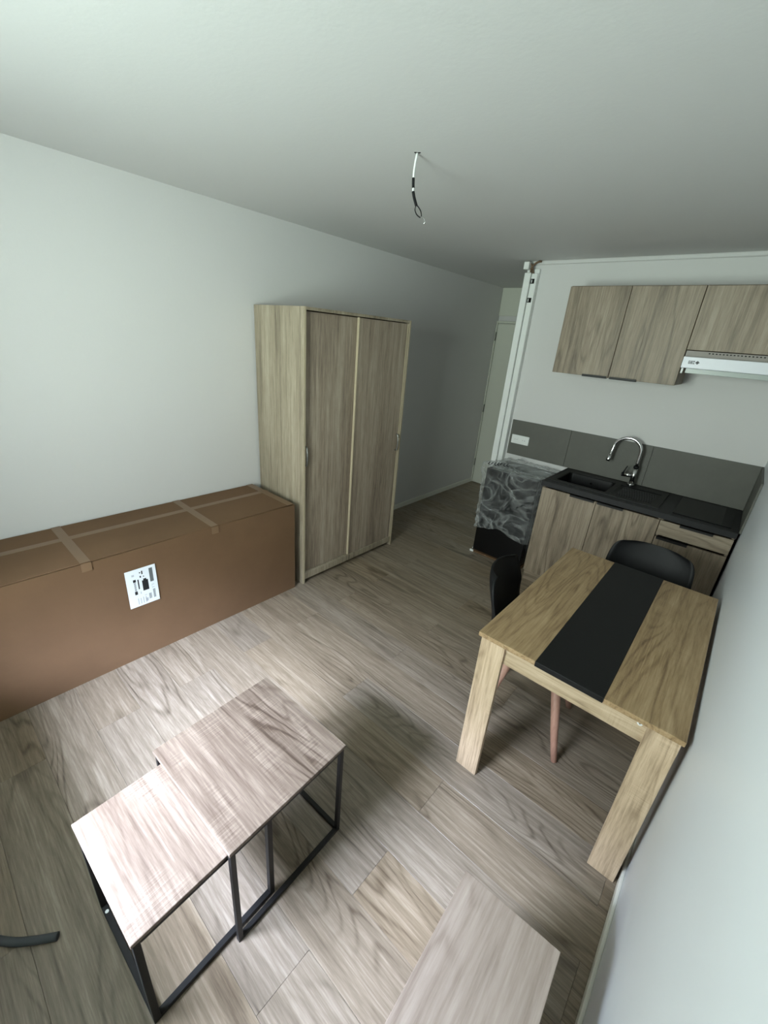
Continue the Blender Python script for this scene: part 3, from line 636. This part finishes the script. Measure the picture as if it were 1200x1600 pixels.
for fx in (0, 1):
    for fy_ in (0, 1):
        xa, xb = (0.012, 0.114) if not fx else (tw - 0.102, tw - 0.007)
        ya, yb = (0.008, 0.030) if not fy_ else (tl - 0.030, tl - 0.008)
        lg_ = box('leg', (xa, ya, 0.0), (xb, yb, TH - 0.0205), 'sonoma_z_lit', tb)
        xs = (xa, xa + 0.022) if not fx else (xb - 0.022, xb)
        ys = (yb + 0.0005, yb + 0.070) if not fy_ else (ya - 0.070, ya - 0.0005)
        o = box('leg_return', (xs[0], ys[0], 0.0), (xs[1], ys[1], TH - 0.0205), 'sonoma_z_lit'); o.parent = lg_; o.location = o.location - lg_.location
tube('fixing_cap', [(0.041 - TX0, 0.0215, TH - 0.036), (0.041 - TX0, 0.019, TH - 0.036)], 0.0085, 'white_plastic', tb, n_=16)
tube('fixing_screw', [(0.041 - TX0, 0.0188, TH - 0.036), (0.041 - TX0, 0.0182, TH - 0.036)], 0.0028, 'steel', tb, n_=8)

# ---------------------------------------------------------------- chairs
def make_chair(label, loc, rz):
    """bucket chair, +x is forward"""
    c = thing('dining_chair', label, 'chair', loc, rz, 'black chairs at the dining table')
    prof = [(0.235, 0.425, .165), (0.215, 0.450, .195), (0.13, 0.452, .218), (0.02, 0.440, .226), (-0.09, 0.436, .228), (-0.165, 0.455, .228), (-0.208, 0.510, .228), (-0.238, 0.590, .226), (-0.265, 0.680, .222), (-0.288, 0.755, .214), (-0.300, 0.795, .200), (-0.306, 0.817, .178), (-0.309, 0.830, .140)]
    # resample
    P_ = []
    for i in range(len(prof) - 1):
        p0, p1, p2, p3 = [Vector(prof[max(0, min(len(prof) - 1, i + d_))]) for d_ in (-1, 0, 1, 2)]
        for k in range(4):
            t = k / 4; P_.append(0.5 * ((2 * p1) + (-p0 + p2) * t + (2 * p0 - 5 * p1 + 4 * p2 - p3) * t * t + (-p0 + 3 * p1 - 3 * p2 + p3) * t ** 3))
    P_.append(Vector(prof[-1])); NU = 20
    def surf(pi, u, shrink=1.0, lift=0.0):
        f, z, hw = P_[pi]; hw *= shrink
        s = max(0, min(1, (z - 0.47) / 0.2)); up_ = abs(u) ** 2.6
        t_ = max(0, min(1, (0.2 - f) / 0.3)) * (1 - s)
        i0, i1 = max(0, pi - 1), min(len(P_) - 1, pi + 1)
        tx, tz_ = P_[i1][0] - P_[i0][0], P_[i1][1] - P_[i0][1]; l = math.hypot(tx, tz_) or 1
        nx_, nz2 = tz_ / l, -tx / l                    # towards the sitter
        return Vector((f + 0.055 * s * up_ + nx_ * lift, u * hw, z + 0.060 * t_ * up_ + nz2 * lift))
    def sheet(name, i0, i1, shrink, l0, l1, m):
        bm = bmesh.new(); g = []
        for lf in (l0, l1):
            g.append([[bm.verts.new(surf(i, -1 + 2 * k / NU, shrink, lf)) for k in range(NU + 1)] for i in range(i0, i1 + 1)])
        for gi, gg in enumerate(g):
            for a in range(len(gg) - 1):
                for k in range(NU):
                    q = (gg[a][k], gg[a][k + 1], gg[a + 1][k + 1], gg[a + 1][k]); bm.faces.new(q if gi else q[::-1])
        A, B = g; n_ = len(A)
        edge = lambda G: [G[0][k] for k in range(NU + 1)] + [G[i][NU] for i in range(1, n_)] + [G[-1][k] for k in range(NU - 1, -1, -1)] + [G[i][0] for i in range(n_ - 2, 0, -1)]
        ea, eb = edge(A), edge(B)
        for k in range(len(ea)): bm.faces.new((ea[k], ea[(k + 1) % len(ea)], eb[(k + 1) % len(ea)], eb[k]))
        o = link_mesh(name, bm, m, c, smooth=True); return o
    sheet('shell', 0, len(P_) - 1, 1.0, -0.006, 0.004, 'black_plastic')
    sheet('seat_pad', 3, 20, 0.86, 0.005, 0.026, 'black_fabric')
    for sx_ in (-1, 1):
        for sy_ in (-1, 1):
            tube('leg', [(sx_ * 0.205, sy_ * 0.200, 0.0), (sx_ * 0.17, sy_ * 0.168, 0.14), (sx_ * 0.105, sy_ * 0.105, 0.425)], [0.014, 0.018, 0.024], 'beech', c, n_=14)
    tube('cross_brace', [(-0.112, -0.112, 0.39), (0.112, 0.112, 0.39)], 0.007, 'black_metal', c, n_=10)
    tube('cross_brace', [(-0.112, 0.112, 0.376), (0.112, -0.112, 0.376)], 0.007, 'black_metal', c, n_=10)
    return c
make_chair('black bucket chair with wooden legs at the left long side of the dining table', (-0.43, 1.855, 0), math.radians(9))
make_chair('black bucket chair at the far end of the dining table by the drawer', (-0.165, 2.44, 0), math.radians(-88))

# ---------------------------------------------------------------- nesting tables
def nest(label, loc, rz, w_, l_, h_, bars, tabw=0.018):
    """origin = near-left floor corner; w_ along x, l_ along y"""
    c = thing('nesting_table', label, 'table', loc, rz, 'nesting coffee tables')
    box('tabletop', (0, 0, h_ - 0.014), (w_, l_, h_), 'coffee', c, bev=0.0012)
    t = tabw; z1 = h_ - 0.0145; e_ = 0.004
    xs = (e_, w_ - e_ - t); ys = (e_, l_ - e_ - t)
    for x in xs:
        for y in ys: box('leg', (x, y, 0), (x + t, y + t, z1), 'black_metal', c, bev=0.001)
    for x in xs:
        box('side_bar', (x, e_ + t, 0), (x + t, l_ - e_ - t, t), 'black_metal', c, bev=0.001)
        box('top_rail', (x, e_ + t, z1 - t), (x + t, l_ - e_ - t, z1), 'black_metal', c, bev=0.001)
    for k in bars:
        y = ys[k]; box('cross_bar', (e_ + t, y, 0), (w_ - e_ - t, y + t, t), 'black_metal', c, bev=0.001)
    y = ys[1] if bars == (1,) else ys[0]
    box('top_rail', (e_ + t, y, z1 - t), (w_ - e_ - t, y + t, z1), 'black_metal', c, bev=0.001)
    return c
ra = math.radians(1.986); cs_, sn_ = math.cos(ra), math.sin(ra)
nest('taller oak-topped nesting table on a black metal frame, standing behind the lower one', (-1.1813 + 0.461 * sn_, 0.7528 - 0.461 * cs_, 0), ra, 0.4646, 0.461, 0.4785, (1,), 0.016)
nb = nest('lower oak-topped nesting table on a black metal frame, half tucked under the taller one', (-1.125, 0.0431, 0), ra, 0.4065, 0.4169, 0.436, (0,), 0.018)
tube('screw_cap', [(0.045, 0.013, 0.018), (0.045, 0.013, 0.0195)], 0.0055, 'white_plastic', nb, n_=12)

# ---------------------------------------------------------------- low bench beside the right wall
rb = math.radians(2.79); L_ = 0.62; bw2 = 0.2656; bh2 = 0.45
bn = thing('low_bench', 'pale oak-effect low bench by the right wall at the bottom of the photo', 'bench', (-0.205 + L_ * math.sin(rb), 0.753 - L_ * math.cos(rb), 0), rb)
box('top_board', (0, 0, bh2 - 0.018), (bw2, L_, bh2), 'bench', bn, bev=0.0012)
box('end_panel', (0.004, L_ - 0.022, 0), (bw2 - 0.004, L_ - 0.004, bh2 - 0.0185), 'bench_z', bn)
box('end_panel', (0.004, 0.004, 0), (bw2 - 0.004, 0.022, bh2 - 0.0185), 'bench_z', bn)
box('shelf', (0.006, 0.0225, 0.10), (bw2 - 0.006, L_ - 0.0225, 0.118), 'bench', bn)
box('back_panel', (bw2 - 0.020, 0.0225, 0.1185), (bw2 - 0.004, L_ - 0.0225, bh2 - 0.0185), 'bench', bn)

# ---------------------------------------------------------------- foam tube end on the floor
hs = tube('foam_tube', [(-1.126, -0.066, 0.012), (-1.168, -0.120, 0.012), (-1.225, -0.176, 0.012), (-1.32, -0.235, 0.012), (-1.45, -0.28, 0.012)], 0.0115, 'foam', None, n_=16, sub=5)
tag(hs, 'dark grey foam tube end lying on the floor at the left edge of the photo', 'foam tube')
